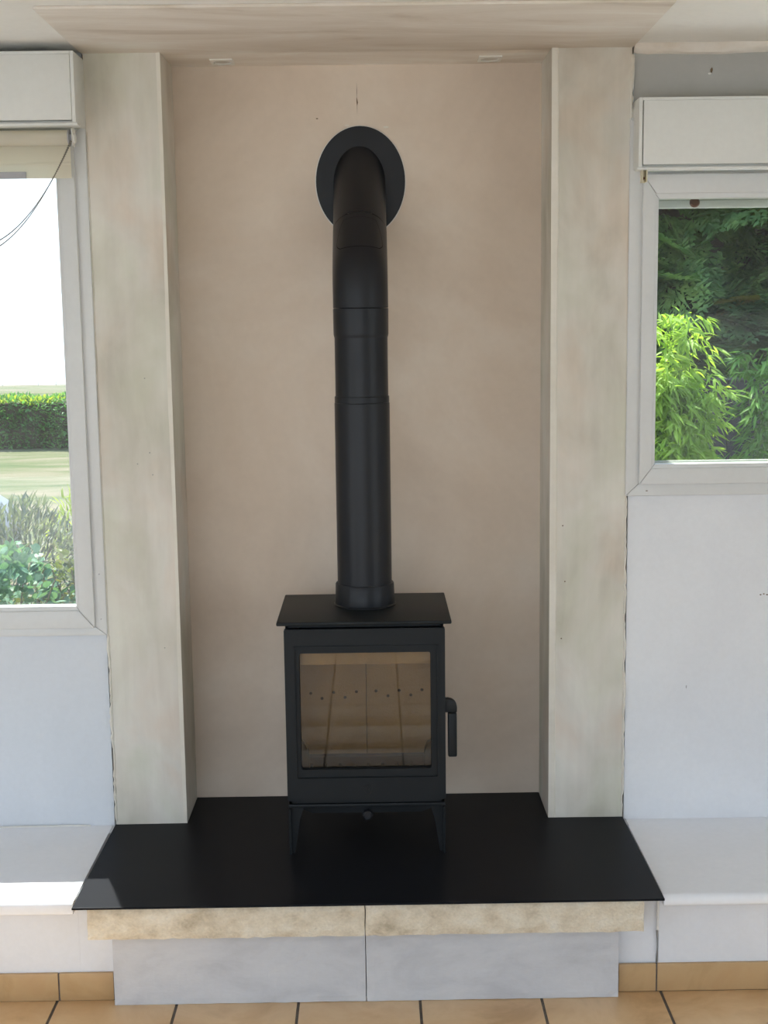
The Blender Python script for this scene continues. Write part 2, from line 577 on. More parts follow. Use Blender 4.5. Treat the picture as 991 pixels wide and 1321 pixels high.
for par, x, z in ((pl, -0.612, 1.53), (pl, -0.606, 1.33), (pl, -0.600, 1.27), (pl, -0.640, 1.30), (pr, 0.511, 1.115), (pr, 0.518, 0.96), (pr, 0.509, 0.80), (pl, -0.585, 0.79)):
    MB().lathe([(.0022, 0.001), (.0017, -.0012)], (x, YC, z), 'y', 8).build('filled_pinhole', M['gap'] if x > 0 else M['grey_pin'], par)
# ---- painted front walls with window openings
WL = (-1.95, -0.752, 0.835, 2.20)     # left opening
WR = (0.694, 1.75, 1.200, 2.20)       # right opening
mb = MB()
mb.box(RX0, WL[0], YW, YO, 0, ZC)
mb.box(WL[0], PL - .006, YW, YO, 0, WL[2])
mb.box(WL[0], PL - .006, YW, YO, WL[3], ZC)
mb.box(WL[1], PL - .006, YW, YO, WL[2], WL[3])
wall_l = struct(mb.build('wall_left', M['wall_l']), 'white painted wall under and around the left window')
mb = MB()
mb.box(WR[1], RX1, YW, YO, 0, ZC)
mb.box(PR + .006, WR[1], YW, YO, 0, WR[2])
mb.box(PR + .006, WR[1], YW, YO, WR[3], ZC)
mb.box(PR + .006, WR[0], YW, YO, WR[2], WR[3])
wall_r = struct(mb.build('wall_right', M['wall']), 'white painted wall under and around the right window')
M['grey_strip'] = mottled('grey_wall_strip', [(0.40, 0.395, 0.375), (0.45, 0.445, 0.425)], 3, rough=0.9, bmp=0.05)
bx('upper_strip', (PR + .0075, RX1 - .001, YW - .0015, YW + .002, 2.20, ZC - .001), M['grey_strip'], wall_r)  # plain darker grey strip between window head and ceiling
bx('gap_filler', (PL - .006, PL, YC + 0.022, YO - .02, ZP, ZC), M['gap'], wall_l)
bx('gap_filler', (PR, PR + .006, YC + 0.022, YO - .02, ZP, ZC), M['gap'], wall_r)

# rough plaster strip between the right wall and the ceiling
mb = MB()
rows = []
for i in range(61):
    x = PR + .004 + 2.3 * i / 60
    h = 0.020 + 0.0045 * math.sin(x * 9) + random.uniform(-.002, .002)
    rows.append([mb.bm.verts.new(p) for p in ((x, YW + .001, ZC - h), (x, YW - .012, ZC - h + .004), (x, YW - .022, ZC - .004), (x, YW - .024, ZC + .004))])
for a, b in zip(rows, rows[1:]):
    for i in range(3):
        mb.bm.faces.new([a[i], a[i + 1], b[i + 1], b[i]])
mb.bm.faces.new(rows[0])
struct(mb.build('trim_1', M['ceil_patch'], None, smooth=True), 'rough plaster strip between right wall and ceiling')

# small marks left on the walls
def fleck(parent, x, y, z, w, h, mat, seed, name='plaster_chip'):
    r = random.Random(seed)
    pts = [(x + w * math.cos(a) * r.uniform(.6, 1), z + h * math.sin(a) * r.uniform(.6, 1)) for a in [2 * math.pi * i / 9 for i in range(9)]]
    MB().prism(pts, y - .0015, y + .0005).build(name, M[mat], parent)


fleck(wall_r, 0.893, YW - .0015, 2.309, .0035, .008, 'gap', 5)
fleck(wall_r, 0.888, YW - .0015, 2.301, .006, .003, 'caulk', 6)
for i, dx in enumerate((-.012, -.003, .006, .018, .03)):
    fleck(wall_r, 1.072 + dx, YW, 0.913 + .002 * (i % 2), .003, .002, 'gap', 20 + i)
fleck(wall_r, 0.86, YW, 0.655, .002, .006, 'grey_bar', 31)

# ---- rest of the room (behind and beside the camera); openings added for fill light
mb = MB()                                     # left side wall; unseen opening sized for fill light
mb.box(RX0 - .2, RX0, RY0 - .2, -0.9, 0, ZC)
mb.box(RX0 - .2, RX0, 1.3, YO, 0, ZC)
mb.box(RX0 - .2, RX0, -0.9, 1.3, 2.2, ZC)
struct(mb.build('wall_west', M['room']), 'white side wall of the room with a wide opening')
mb = MB()  # right side wall; opening added to brighten the right wall and bench
mb.box(RX1, RX1 + .2, RY0 - .2, -0.7, 0, ZC)
mb.box(RX1, RX1 + .2, 1.7, YO, 0, ZC)
mb.box(RX1, RX1 + .2, -0.7, 1.7, 2.2, ZC)
struct(mb.build('wall_east', M['room']), 'white side wall of the room with an added opening for fill light')
mb = MB()  # rear wall; unseen opening sized for frontal fill
mb.box(RX0, -2.7, RY0 - .2, RY0, 0, ZC)
mb.box(0.6, RX1, RY0 - .2, RY0, 0, ZC)
mb.box(-2.7, 0.6, RY0 - .2, RY0, 2.2, ZC)
struct(mb.build('wall_rear', M['room']), 'rear wall of the room with a wide added opening for fill light')
portal((RX0 - .1, 0.2, 1.1), (0, math.radians(-90), 0), 2.2, 2.2)
portal((-1.05, RY0 - .1, 1.1), (math.radians(90), 0, 0), 3.3, 2.2)
portal((RX1 + .1, 0.5, 1.1), (0, math.radians(90), 0), 2.2, 2.4)

# ---- floor: screed with grout, every tile a piece of its own near the hearth
floor = struct(bx('floor', (RX0, RX1, RY0, YO, -0.12, -0.0035), M['grout']), 'terracotta tiled floor with dark grout')
T, G = 0.3025, 0.007
x_j = 0.095 - 0.5 * G
tm = None
tiles = []
for r in range(7):
    y1 = 3.098 - r * T
    for k in range(-8, 9):
        x0 = 0.0985 + k * T
        if x0 < RX0 or x0 + T > RX1: continue
        if tm is None:
            t0 = bx('tile', (x0, x0 + T - G, y1 - T + G, y1, -0.0036, 0.0), M['tile'], floor, bev=0.0015)
            tm = t0.data
            t_loc = t0.location.copy()
            t_x, t_y = x0, y1
        else:
            o = bpy.data.objects.new('tile', tm)
            COL.objects.link(o)
            o.parent = floor
            o.location = t_loc + Vector((x0 - t_x, y1 - t_y, random.uniform(-.0004, .0002)))
mb = MB()
for r in range(7, 18):
    y1 = 3.098 - r * T
    if y1 - T < RY0: break
    for k in range(-8, 9):
        x0 = 0.0985 + k * T
        if x0 < RX0 or x0 + T > RX1: continue
        mb.box(x0, x0 + T - G, y1 - T + G, y1, -0.0036, 0.0)
tag(mb.build('tile_field', M['tile'], floor), kind='stuff')

# ---- skirting tiles below the benches
YB = 3.105            # riser face
for side, name, edges, lab in ((-1, 'baseboard_left', [-0.668, -0.8065, -1.109, -1.4115, -1.714, -2.0165], 'terracotta skirting tiles under the left bench'),
                               (1, 'baseboard_right', [0.592, 0.689, 0.9915, 1.294, 1.5965, 1.899, 2.2015], 'terracotta skirting tiles under the right bench')):
    rt = empty(name, (edges[0], YB, 0), lab, None, None, 'structure')
    for a, b in zip(edges, edges[1:]):
        x0, x1 = min(a, b) + .002, max(a, b) - .002
        bx('skirting_tile', (x0, x1, YB - .009, YB, 0.0005, 0.0725), M['skirting'], rt, bev=0.0012)
    bx('skirting_grout', (min(edges), max(edges), YB - .006, YB, 0.0, 0.071), M['grout'], rt)

# ================================================================== BENCHES AND HEARTH
def bench(name, x0, x1, ztop, th, yf, rad, label):
    rt = empty(name, ((x0 + x1) / 2, (yf + YW) / 2, 0), label, 'bench')
    bx('riser', (x0, x1, YB, YW - .0005, 0.0, ztop - th), M['wall'], rt)
    pts = []
    k = 6
    for i in range(k + 1):
        a = math.radians(90 + 90 * i / k)
        pts.append((yf + rad + rad * math.cos(a), ztop - rad + rad * math.sin(a)))
    r_b = 0.004
    for i in range(4):
        a = math.radians(180 + 90 * i / 3)
        pts.append((yf + r_b + r_b * math.cos(a), ztop - th + r_b + r_b * math.sin(a)))
    pts += [(YW - .0005, ztop - th), (YW - .0005, ztop)]
    MB().prism(pts, x0, x1, 'x').build('seat_slab', M['bench'], rt, smooth=True)
    return rt


bl = bench('masonry_bench', RX0, -0.752, 0.2775, 0.030, 3.052, 0.008, 'white painted masonry bench below the left window, with a sunlit front edge')
br = bench('masonry_bench', 0.694, RX1, 0.2715, 0.026, 3.052, 0.018, 'white painted masonry bench with a rounded edge right of the hearth')
MB().tube([(0.6905, YB - .001, 0.073), (0.6905, YB - .001, 0.16), (0.691, YB - .001, 0.243)], 0.0035).build('caulk_line', M['caulk'], br, smooth=True)

# thin line of filler in the corner between left bench and wall
mb = MB()
mb.tube([(-2.0 + i * 0.0625, YW - .005 + random.uniform(-.001, .001), 0.279 + random.uniform(-.001, .0012)) for i in range(20)], 0.003, 6)
mb.build('filler_line', M['caulk'], bl, smooth=True)

hearth = empty('stone_hearth', (CX, 3.3, 0), 'raised limestone hearth on a white base below the stove', 'hearth')
YS = 3.024
YBASE = 3.069


def rough_block(name, x0, x1, y0, y1, z0, z1, mat, amp, seed, parent):
    """block with a worn, slightly uneven front"""
    r = random.Random(seed)
    mb = MB()
    nx, nz = max(2, int((x1 - x0) / .02)), max(2, int((z1 - z0) / .015))
    g = []
    for j in range(nz + 1):
        row = []
        for i in range(nx + 1):
            edge = (i in (0, nx)) or (j in (0, nz))
            dy = r.uniform(-amp, amp) + (amp * 1.5 + r.uniform(0, amp) if edge else 0)
            dx = r.uniform(-amp, amp) * .5 if i in (0, nx) else 0
            dz = r.uniform(-amp, amp) * .8 if j in (0, nz) else 0
            row.append(mb.bm.verts.new((x0 + (x1 - x0) * i / nx + dx, y0 + dy, z0 + (z1 - z0) * j / nz + dz)))
        g.append(row)
    for j in range(nz):
        for i in range(nx):
            mb.bm.faces.new([g[j][i], g[j][i + 1], g[j + 1][i + 1], g[j + 1][i]])
    loop = g[0] + [g[j][nx] for j in range(1, nz + 1)] + [g[nz][i] for i in range(nx - 1, -1, -1)] + [g[j][0] for j in range(nz - 1, 0, -1)]
    back = [mb.bm.verts.new((v.co.x, y1, v.co.z)) for v in loop]
    n = len(loop)
    for i in range(n):
        j = (i + 1) % n
        mb.bm.faces.new([loop[j], loop[i], back[i], back[j]])
    mb.bm.faces.new(back)
    return mb.build(name, M[mat], parent)


XJ = -0.0385
rough_block('stone_slab', -0.712, XJ - .0012, YS, 3.50, 0.1935, 0.2765, 'stone', .0016, 41, hearth)
rough_block('stone_slab', XJ + .0012, 0.640, YS, 3.50, 0.1935, 0.2765, 'stone', .0016, 42, hearth)
rough_block('base_block', -0.663, XJ - .001, YBASE, 3.50, 0.0005, 0.1925, 'base', .0006, 43, hearth)
rough_block('base_block', XJ + .001, 0.588, YBASE, 3.50, 0.0005, 0.1925, 'base', .0006, 44, hearth)
bx('core', (PL - .0115, PR + .0095, 3.50, YC - .0005, 0.0, 0.2775), M['base'], hearth)
bx('core', (NL + .0005, NR - .0005, YC - .0005, YN - .0005, 0.0, 0.2775), M['base'], hearth)
bx('core', (-0.7518, -0.655, YB, 3.50, 0.0, 0.193), M['wall'], hearth)
bx('core', (-0.7518, -0.7125, YB, 3.50, 0.193, 0.262), M['wall'], hearth)

bx('core', (0.6405, 0.6935, YB + .003, 3.4995, 0.193, 0.262), M['wall'], hearth)
bx('core', (0.5895, 0.6935, YB + .003, 3.4995, 0.0, 0.193), M['wall'], hearth)
PF = 3.010
plate_pts = [(-0.7445, PF), (0.6865, PF), (0.685, YC - .001), (NR - .001, YC - .001), (NR - .001, YN - .002), (NL + .001, YN - .002), (NL + .001, YC - .001), (-0.7415, YC - .001)]
hp = MB().prism(plate_pts, 0.2785, ZP, 'z', bev=0.0008).build('hearth_plate', M['plate'])
tag(hp, 'black steel plate covering the hearth under the stove', 'hearth plate')

# ================================================================== STOVE
ST = empty('wood_stove', (CX, 3.45, ZP), 'black steel wood-burning stove with glazed door on the hearth plate', 'stove')
SX0, SX1 = -0.2385, 0.1745
YF = 3.300
# top plate, slightly bevelled
MB().box(-0.2555, 0.1905, 3.271, 3.622, 0.9095, 0.9190, bev=0.003, seg=3).build('top_plate', M['steel'], ST, smooth=True)
# body shell: sides, back, roof and floor leave the fire chamber open to the door
bd = MB()
YBK = 3.600
bd.box(SX0 + .003, SX0 + .011, YF + .012, YBK, 0.425, 0.9035)
bd.box(SX1 - .011, SX1 - .003, YF + .012, YBK, 0.425, 0.9035)
bd.box(SX0 + .003, SX1 - .003, YBK - .008, YBK, 0.425, 0.9035)
bd.box(SX0 + .003, SX1 - .003, YF + .012, YBK, 0.896, 0.9035)
bd.box(SX0 + .003, SX1 - .003, YF + .012, YBK, 0.425, 0.437)
bd.build('body', M['steel'], ST)
bx('top_spacer', (SX0 + .02, SX1 - .02, YF + .03, YBK - .02, 0.9035, 0.9095), M['black'], ST)
# door with stepped frame
door = empty('door', ((SX0 + SX1) / 2, YF, 0.44), parent=ST)
GX0, GX1, GZ0, GZ1 = -0.2015, 0.1385, 0.5195, 0.8305
MB().ring(rrect(SX0, SX1, 0.437, 0.8945, .004), rrect(-0.2145, 0.1565, 0.4965, 0.8485, .004), YF - .004, YF + .012).build('door_frame', M['steel'], door, smooth=True)
MB().ring(rrect(-0.2150, 0.1570, 0.4960, 0.8490, .004), rrect(GX0, GX1, GZ0, GZ1, .007), YF + .0005, YF + .011).build('inner_frame', M['steel'], door, smooth=True)
MB().ring(rrect(-0.2165, 0.1585, 0.4945, 0.8505, .005), rrect(-0.2120, 0.1540, 0.4990, 0.8460, .005), YF - .0065, YF - .003).build('frame_rib', M['steel'], door, smooth=True)
MB().ring(rrect(GX0 - .004, GX1 + .004, GZ0 - .004, GZ1 + .004, .008), rrect(GX0 + .0015, GX1 - .0015, GZ0 + .0015, GZ1 - .0015, .006), YF + .009, YF + .013).build('glass_seal', M['black'], door)
bx('glass', (GX0 - .003, GX1 + .003, YF + .0125, YF + .0128, GZ0 - .003, GZ1 + .003), M['stove_glass'], door)
# cast emblem on the lower rail: a ring with a flame
em = MB()
ec = (-0.0285, 0.4665)
n = 28
em.ring([(ec[0] + .0125 * math.cos(2 * math.pi * i / n), ec[1] + .0125 * math.sin(2 * math.pi * i / n)) for i in range(n)],
        [(ec[0] + .0108 * math.cos(2 * math.pi * i / n), ec[1] + .0108 * math.sin(2 * math.pi * i / n)) for i in range(n)], YF - .0056, YF - .0038)
em.prism([(ec[0] - .004, ec[1] - .007), (ec[0] + .0035, ec[1] - .0075), (ec[0] + .006, ec[1] - .001), (ec[0] + .003, ec[1] + .003), (ec[0] + .002, ec[1] - .001), (ec[0] - .001, ec[1] + .0085), (ec[0] - .0055, ec[1])], YF - .0056, YF - .0038)
em.build('emblem', M['steel'], door)
# handle: stub, rounded shoulder and hanging grip
hd = MB()
pts = [(SX1 - .003, .681)]
pts = []
for i in range(9):
    a = math.radians(90 - 90 * i / 8)
    pts.append((0.1825 + 0.0225 * math.cos(a), 0.681 + 0.0225 * math.sin(a)))
pts = [(SX1 - .004, 0.7035)] + pts + [(0.205, 0.668), (SX1 - .004, 0.668)]
hd.prism(pts, YF + .002, YF + .022, bev=.002)
hh = hd.build('handle', M['steel'], door, smooth=True)
MB().box(0.1815, 0.2045, YF + .001, YF + .021, 0.548, 0.6665, bev=.004, seg=3).build('grip', M['steel'], hh, smooth=True)
# fire chamber lining
YR = 3.545
bk0, bk1 = -0.215, 0.151
for x0, x1 in ((bk0, XJ + .0068 - .0008), (XJ + .0068 + .0008, bk1)):
    bx('rear_brick', (x0, x1, YR, YR + .025, 0.46, 0.80), M['brick'], ST, bev=.0015)
for x0, x1 in ((-0.2275, -0.2155), (0.1515, 0.1635)):
    bx('side_brick', (x0, x1, YF + .03, YR + .025, 0.44, 0.86), M['brick'], ST, bev=.0015)
MB().prism([(YF + .05, 0.815), (YF + .05, 0.84), (YR + .02, 0.765), (YR + .02, 0.745)], -0.2150, 0.1510, 'x', bev=.002).build('baffle', M['brick'], ST)
bx('baffle_front', (-0.2150, 0.1510, YF + .030, YF + .045, 0.792, 0.85), M['brick'], ST, bev=.003)
holes_px = [(-0.1855, .655), (-0.1545, .640), (-0.122, .657), (-0.0905, .6425), (-0.059, .658), (-0.0045, .6595), (0.0285, .645), (0.0595, .660), (0.092, .6465), (0.123, .661)]
for hx, hz in holes_px:
    MB().lathe([(0.0042, -0.0006), (0.0042, 0.004)], (hx, YR, hz), 'y', 14).build('air_hole', M['hole'], ST)
bx('grate', (-0.2150, 0.1510, YF + .03, YR, 0.445, 0.455), M['iron'], ST)
for i in range(9):
    x = -0.19 + i * .0395
    bx('grate_bar', (x, x + .008, YF + .06, YR - .02, 0.455, 0.463), M['iron'], ST)
MB().box(-0.2145, 0.1505, YR - .03, YR - .001, 0.455, 0.481).build('rear_ledge', M['iron'], ST)
for s, x0 in ((1, -0.213), (-1, 0.149)):
    MB().prism([(x0, .455), (x0 + s * .028, .455), (x0 + s * .024, .520), (x0 + s * .016, .540), (x0, .548)], YR - .10, YR - .075, bev=.002).build('log_guard', M['iron'], ST)
# plinth: ledge, apron, legs, air control
MB().box(SX0 + .001, SX1 - .001, YF + .010, YBK, 0.4125, 0.4225, bev=.002).build('ledge', M['steel'], ST, smooth=True)
ap = [(SX0 + .012, .4125), (SX1 - .012, .4125), (SX1 - .030, .372), (SX1 - .060, .360), (SX0 + .060, .360), (SX0 + .030, .372)]
bx('knob_bracket', (-0.045, -0.016, YF + .018, YF + .022, 0.388, 0.4125), M['steel'], ST)
MB().prism(ap, YF + .110, YF + .116).build('apron', M['steel'], ST)
for xo, s in ((SX0 + .001, 1), (SX1 - .001, -1)):
    for y0, y1 in ((YF + .022, YF + .034), (YBK - .014, YBK - .002)):
        MB().prism([(xo, .4125), (xo + s * .040, .4125), (xo + s * .028, .375), (xo + s * .014, ZP), (xo + s * .002, ZP)], y0, y1, bev=.0012).build('leg', M['steel'], ST)
    MB().prism([(YF + .002, .4125), (YBK - .015, .4125), (YBK - .016, .385), (YF + .05, .385), (YF + .021, ZP), (YF + .010, ZP)], xo if s > 0 else xo - .006, xo + .006 if s > 0 else xo, 'x').build('side_skirt', M['steel'], ST)
MB().lathe([(0.006, 0.020), (0.006, -0.004), (0.0125, -0.006), (0.0135, -0.012), (0.0125, -0.020), (0.008, -0.024)], (-0.0305, YF, 0.4005), 'y', 28).build('air_knob', M['pipe'], ST, smooth=True)

# ================================================================== FLUE
PXC, PY = -0.0305, 3.488
FL = empty('flue_pipe', (PXC, PY, 0.919), 'matt black stove pipe bending back into the wall above the stove', 'flue pipe')
MB().lathe([(0.084, 0.9195), (0.084, 0.9215), (0.0805, 0.924), (0.0785, 0.976), (0.0765, 0.979), (0.073, 0.979)], (PXC, PY, 0), 'z', 56, cap=False).build('collar', M['pipe'], FL, smooth=True)
MB().lathe([(0.0730, 0.923), (0.0730, 1.4605), (0.0722, 1.4615), (0.0705, 1.4615)], (PXC, PY, 0), 'z', 56, cap=False).build('lower_pipe', M['pipe'], FL, smooth=True)
MB().lathe([(0.0690, 1.4605), (0.0722, 1.4625), (0.0722, 1.4775), (0.0710, 1.479), (0.0690, 1.479)], (PXC, PY, 0), 'z', 56, cap=False).build('seam_ring', M['pipe'], FL, smooth=True)
MB().lathe([(0.0698, 1.478), (0.0698, 1.650)], (PXC, PY, 0), 'z', 56, cap=False).build('upper_pipe', M['pipe'], FL, smooth=True)
MB().lathe([(0.0695, 1.630), (0.0716, 1.6375), (0.0720, 1.6395), (0.0722, 1.642), (0.0726, 1.7045), (0.0726, 1.706), (0.0705, 1.7072), (0.0690, 1.7075)], (PXC, PY, 0), 'z', 56, cap=False).build('socket', M['pipe'], FL, smooth=True)


def tube_yz(path, r, n=56, end_plane=None):
    """mitred tube along a path in the y-z plane at x = PXC; end_plane cuts the last ring flush with the wall"""
    mb = MB()
    P = [Vector((0, p[0], p[1])) for p in path]
    rings = []
    for k, p in enumerate(P):
        t0 = (P[k] - P[k - 1]).normalized() if k else None
        t1 = (P[k + 1] - P[k]).normalized() if k < len(P) - 1 else None
        if t0 is None: t0 = t1
        if t1 is None: t1 = t0
        tb = (t0 + t1).normalized()
        ca = tb.dot(t1)
        nv = Vector((0, -tb.z, tb.y)) / ca
        if end_plane and k == len(P) - 1:
            nv = Vector((0, 0, 1)) / t0.y
        rings.append([mb.bm.verts.new(Vector((PXC + r * math.cos(2 * math.pi * i / n), 0, 0)) + p + nv * (r * math.sin(2 * math.pi * i / n))) for i in range(n)])
    for a, b in zip(rings, rings[1:]):
        for i in range(n):
            j = (i + 1) % n
            mb.bm.faces.new([a[i], a[j], b[j], b[i]])
    return mb


RZ = 2.057              # height where the pipe axis meets the wall
BEND = 0.045
S = math.sqrt(.5)
zb = RZ - (YN - PY)     # axis bend height
bend = []
for i in range(7):      # short smooth bend from vertical to 45 degrees
    a = math.radians(45 * i / 6)
    R0 = BEND / math.tan(math.radians(22.5))
    bend.append((PY + R0 * (1 - math.cos(a)), zb - BEND + R0 * math.sin(a)))
path = [(PY, 1.7085), (PY, 1.711)] + bend
c0 = Vector((0, *bend[-1]))
seam_s = 0.118
e1 = (bend[-1][0] + seam_s * S, bend[-1][1] + seam_s * S)
elbow = tube_yz(path + [e1], 0.0722).build('elbow', M['pipe'], FL, smooth=True)
tube_yz([(e1[0] - .002, e1[1] - .002), (e1[0] + .003, e1[1] + .003)], 0.0700).build('seam_ring', M['black'], FL, smooth=True)
tube_yz([(e1[0] + .0022, e1[1] + .0022), (YN - .004, RZ - .004)], 0.0718, end_plane=True).build('wall_pipe', M['pipe'], FL, smooth=True)
# inspection door: curved plate proud of the elbow with a dark groove around it, and its screw
def pipe_patch(s0, s1, th, r, taper, grow=0.0):
    mb = MB()
    ns, nt_ = 16, 22
    g = []
    ax = Vector((0, S, S)); nf = Vector((0, -S, S)); ux = Vector((1, 0, 0))
    base = Vector((PXC, bend[-1][0], bend[-1][1]))
    for i in range(ns + 1):
        u = i / ns
        w = th * (1 - taper * u ** 2.2)
        if u < .18: w *= 0.80 + 0.20 * math.sin(u / .18 * math.pi / 2)
        row = []
        for j in range(nt_ + 1):
            a = w * (2 * j / nt_ - 1)
            row.append(mb.bm.verts.new(base + ax * (s0 + (s1 - s0) * u + .042 * (1 - math.cos(a)) * (1 - u)) + ux * (r * math.sin(a)) - nf * (-1) * 0 + (nf * -1) * (-r * math.cos(a))))
        g.append(row)
    for i in range(ns):
        for j in range(nt_):
            mb.bm.faces.new([g[i][j], g[i][j + 1], g[i + 1][j + 1], g[i + 1][j]])
    return mb


# the front of the sloping tube looks down towards the room: normal (0, -S, S) is its upper-front side, so the plate sits there
pipe_patch(-0.016, 0.100, 0.99, 0.0725, 0.35).build('door_groove', M['black'], FL, smooth=True)
idoor = pipe_patch(-0.0140, 0.0980, 0.955, 0.0733, 0.35).build('inspection_door', M['pipe'], FL, smooth=True)
# rosette on the wall: bevelled oval plate with a lighter sealing rim behind it
n = 72
def oval(a, b, x=PXC + .003, z=RZ): return [(x + a * math.cos(2 * math.pi * i / n), z + b * math.sin(2 * math.pi * i / n)) for i in range(n)]
MB().ring(oval(.1235, .1495), oval(.0700, .0960, PXC, RZ - .003), YN - .0060, YN - .0008).build('wall_rosette', M['pipe'], FL)
MB().ring(oval(.1265, .1515), oval(.1180, .1440), YN - .0014, YN + .0002).build('seal_rim', M['caulk'], FL)

# hairline crack and plaster scars above the rosette
wn_ = bpy.data.objects['wall_niche']
pts = [(-0.0345, 2.325), (-0.0335, 2.30), (-0.0345, 2.285), (-0.0315, 2.27), (-0.0335, 2.262), (-0.034, 2.235), (-0.0345, 2.262), (-0.0355, 2.272), (-0.0348, 2.30)]
MB().prism(pts, YN - .0006, YN + .0004).build('crack', M['gap'], wn_)
fleck(wn_, -0.062, YN, 2.209, .008, .003, 'ceil_patch', 51)
fleck(wn_, 0.0445, YN, 2.203, .009, .004, 'bead', 52)
fleck(wn_, -0.145, YN, 2.228, .004, .002, 'gap', 53)

# ================================================================== SPOTLIGHTS
for i, (x, lab) in enumerate(((-0.394, 'square white recessed spotlight in the niche ceiling left of the flue'), (0.326, 'square white recessed spotlight in the niche ceiling right of the flue'))):
    y = 3.682
    sp = empty('recessed_spotlight', (x, y, ZC), lab, 'spotlight', 'niche spotlights')
    zt = ZC - .002
    nn = 24
    sq = rrect(x - .031, x + .031, y - .036, y + .036, .003, 5)
    mb = MB()
    circ = [(x + .024 * math.cos(math.radians(45 / 2) * 0 + 2 * math.pi * (k + .5) / nn), y + .024 * math.sin(2 * math.pi * (k + .5) / nn)) for k in range(nn)]
    # flat square bezel with a round opening
    L = []
    for loop, z in ((sq, zt - .003), (circ, zt - .004), (circ, zt - .0005), (sq, zt)):
        L.append([mb.bm.verts.new((p[0], p[1], z)) for p in loop])
    for a, b in ((0, 1), (1, 2), (2, 3), (3, 0)):
        for k in range(nn):
            q = (k + 1) % nn
            mb.bm.faces.new([L[a][k], L[a][q], L[b][q], L[b][k]])
    mb.build('bezel', M['white_plastic'], sp)
    MB().lathe([(.0235, -.0012), (.019, -.0024), (.006, -.003)], (x, y, zt), 'z', 24).build('lens', M['lamp'], sp, smooth=True)

# ================================================================== WINDOWS
def members(prefix, x0, x1, z0, z1, wl, wr, wb, wt, y0, y1, mat, parent, bev=.003):
    """four mitred profiles, each a piece"""
    g = .0004
    ix0, ix1, iz0, iz1 = x0 + wl, x1 - wr, z0 + wb, z1 - wt
    for q in ([(x0 + g, z0), (x1 - g, z0), (ix1 - g, iz0), (ix0 + g, iz0)], [(x0 + g, z1), (ix0 + g, iz1), (ix1 - g, iz1), (x1 - g, z1)],
              [(x0, z0 + g), (ix0, iz0 + g), (ix0, iz1 - g), (x0, z1 - g)], [(x1, z0 + g), (x1, z1 - g), (ix1, iz1 - g), (ix1, iz0 + g)]):
        MB().prism(q, y0, y1, bev=bev).build(prefix, M[mat], parent, smooth=True)
    return ix0, ix1, iz0, iz1


# left window (two casements; the near one is in view)
w1 = struct(empty('window_1', (-1.345, 3.57, 0.83)), 'white framed window on the left looking over a garden')
members('frame_profile', -1.952, -0.7400, 0.829, 2.196, .034, .034, .026, .034, 3.5405, 3.625, 'pvc', w1)
for x0, x1, ln in ((-1.342, -0.771, 'right'), (-1.921, -1.350, 'left')):
    a = members('sash_profile', x0, x1, 0.852, 2.165, .042, .042, .050, .060, 3.5290, 3.600, 'pvc', w1, .004)
    members('glazing_bead', a[0] - .003, a[1] + .003, a[2] - .003, a[3] + .003, .011, .011, .015, .012, 3.5335, 3.565, 'pvc', w1, .002)
    bx('pane', (a[0] - .001, a[1] + .001, 3.5668, 3.5676, a[2] - .001, a[3] + .001), M['glass_l'], w1)
bx('mullion', (-1.352, -1.340, 3.536, 3.61, 0.855, 2.16), M['pvc'], w1)
struct(bx('window_sill_left', (-2.0, -0.752, YW + .07, YO + .06, 0.795, 0.834), M['bench'], w1))
for z in (1.00, 0.875):
    MB().lathe([(.0018, 0), (.0015, -.0016)], (-0.7555, 3.5405, z), 'y', 10).build('screw_cap', M['grey_bar'], w1)

# right window
w2 = struct(empty('window_2', (1.2, 3.57, 1.19)), 'white framed window on the right looking onto bamboo and conifers')
members('frame_profile', 0.680, 1.765, 1.1945, 2.19, .036, .036, .034, .034, 3.5405, 3.625, 'pvc', w2)
a = members('sash_profile', 0.7145, 1.731, 1.2265, 2.0450, .034, .034, .044, .050, 3.5310, 3.600, 'pvc', w2, .003)
members('glazing_bead', a[0] - .003, a[1] + .003, a[2] - .003, a[3] + .003, .0115, .0115, .014, .016, 3.5355, 3.565, 'pvc', w2, .002)
bx('pane', (a[0] - .001, a[1] + .001, 3.5668, 3.5676, a[2] - .001, a[3] + .001), M['glass_r'], w2)
bx('spacer_bar', (a[0] + .010, a[1] - .010, 3.5700, 3.5760, a[2] + .009, a[2] + .0165), M['white_plastic'], w2)
fleck(w2, 0.7375, 3.5405, 1.2085, .004, .0015, 'gap', 61, 'scuff')
struct(bx('window_sill_right', (0.694, 1.8, YW + .07, YO + .06, 1.16, 1.199), M['bench'], w2))
# lowered end slat of the outside shutter
sh = empty('outside_shutter', (1.25, 3.70, 1.97), 'white end slat of the roller shutter showing at the top of the right window', 'shutter')
bx('end_slat', (0.70, 1.745, 3.700, 3.712, 1.970, 1.991), M['white_plastic'], sh, bev=.002)
for i in range(5):
    bx('slat', (0.70, 1.745, 3.702, 3.711, 1.992 + i * .04, 2.030 + i * .04), M['white_plastic'], sh, bev=.002)
MB().lathe([(.0135, 0), (.0135, -.006), (.010, -.012), (.005, -.013)], (0.890, 3.700, 1.985), 'y', 20).build('stopper', M['knob_brown'], sh, smooth=True)

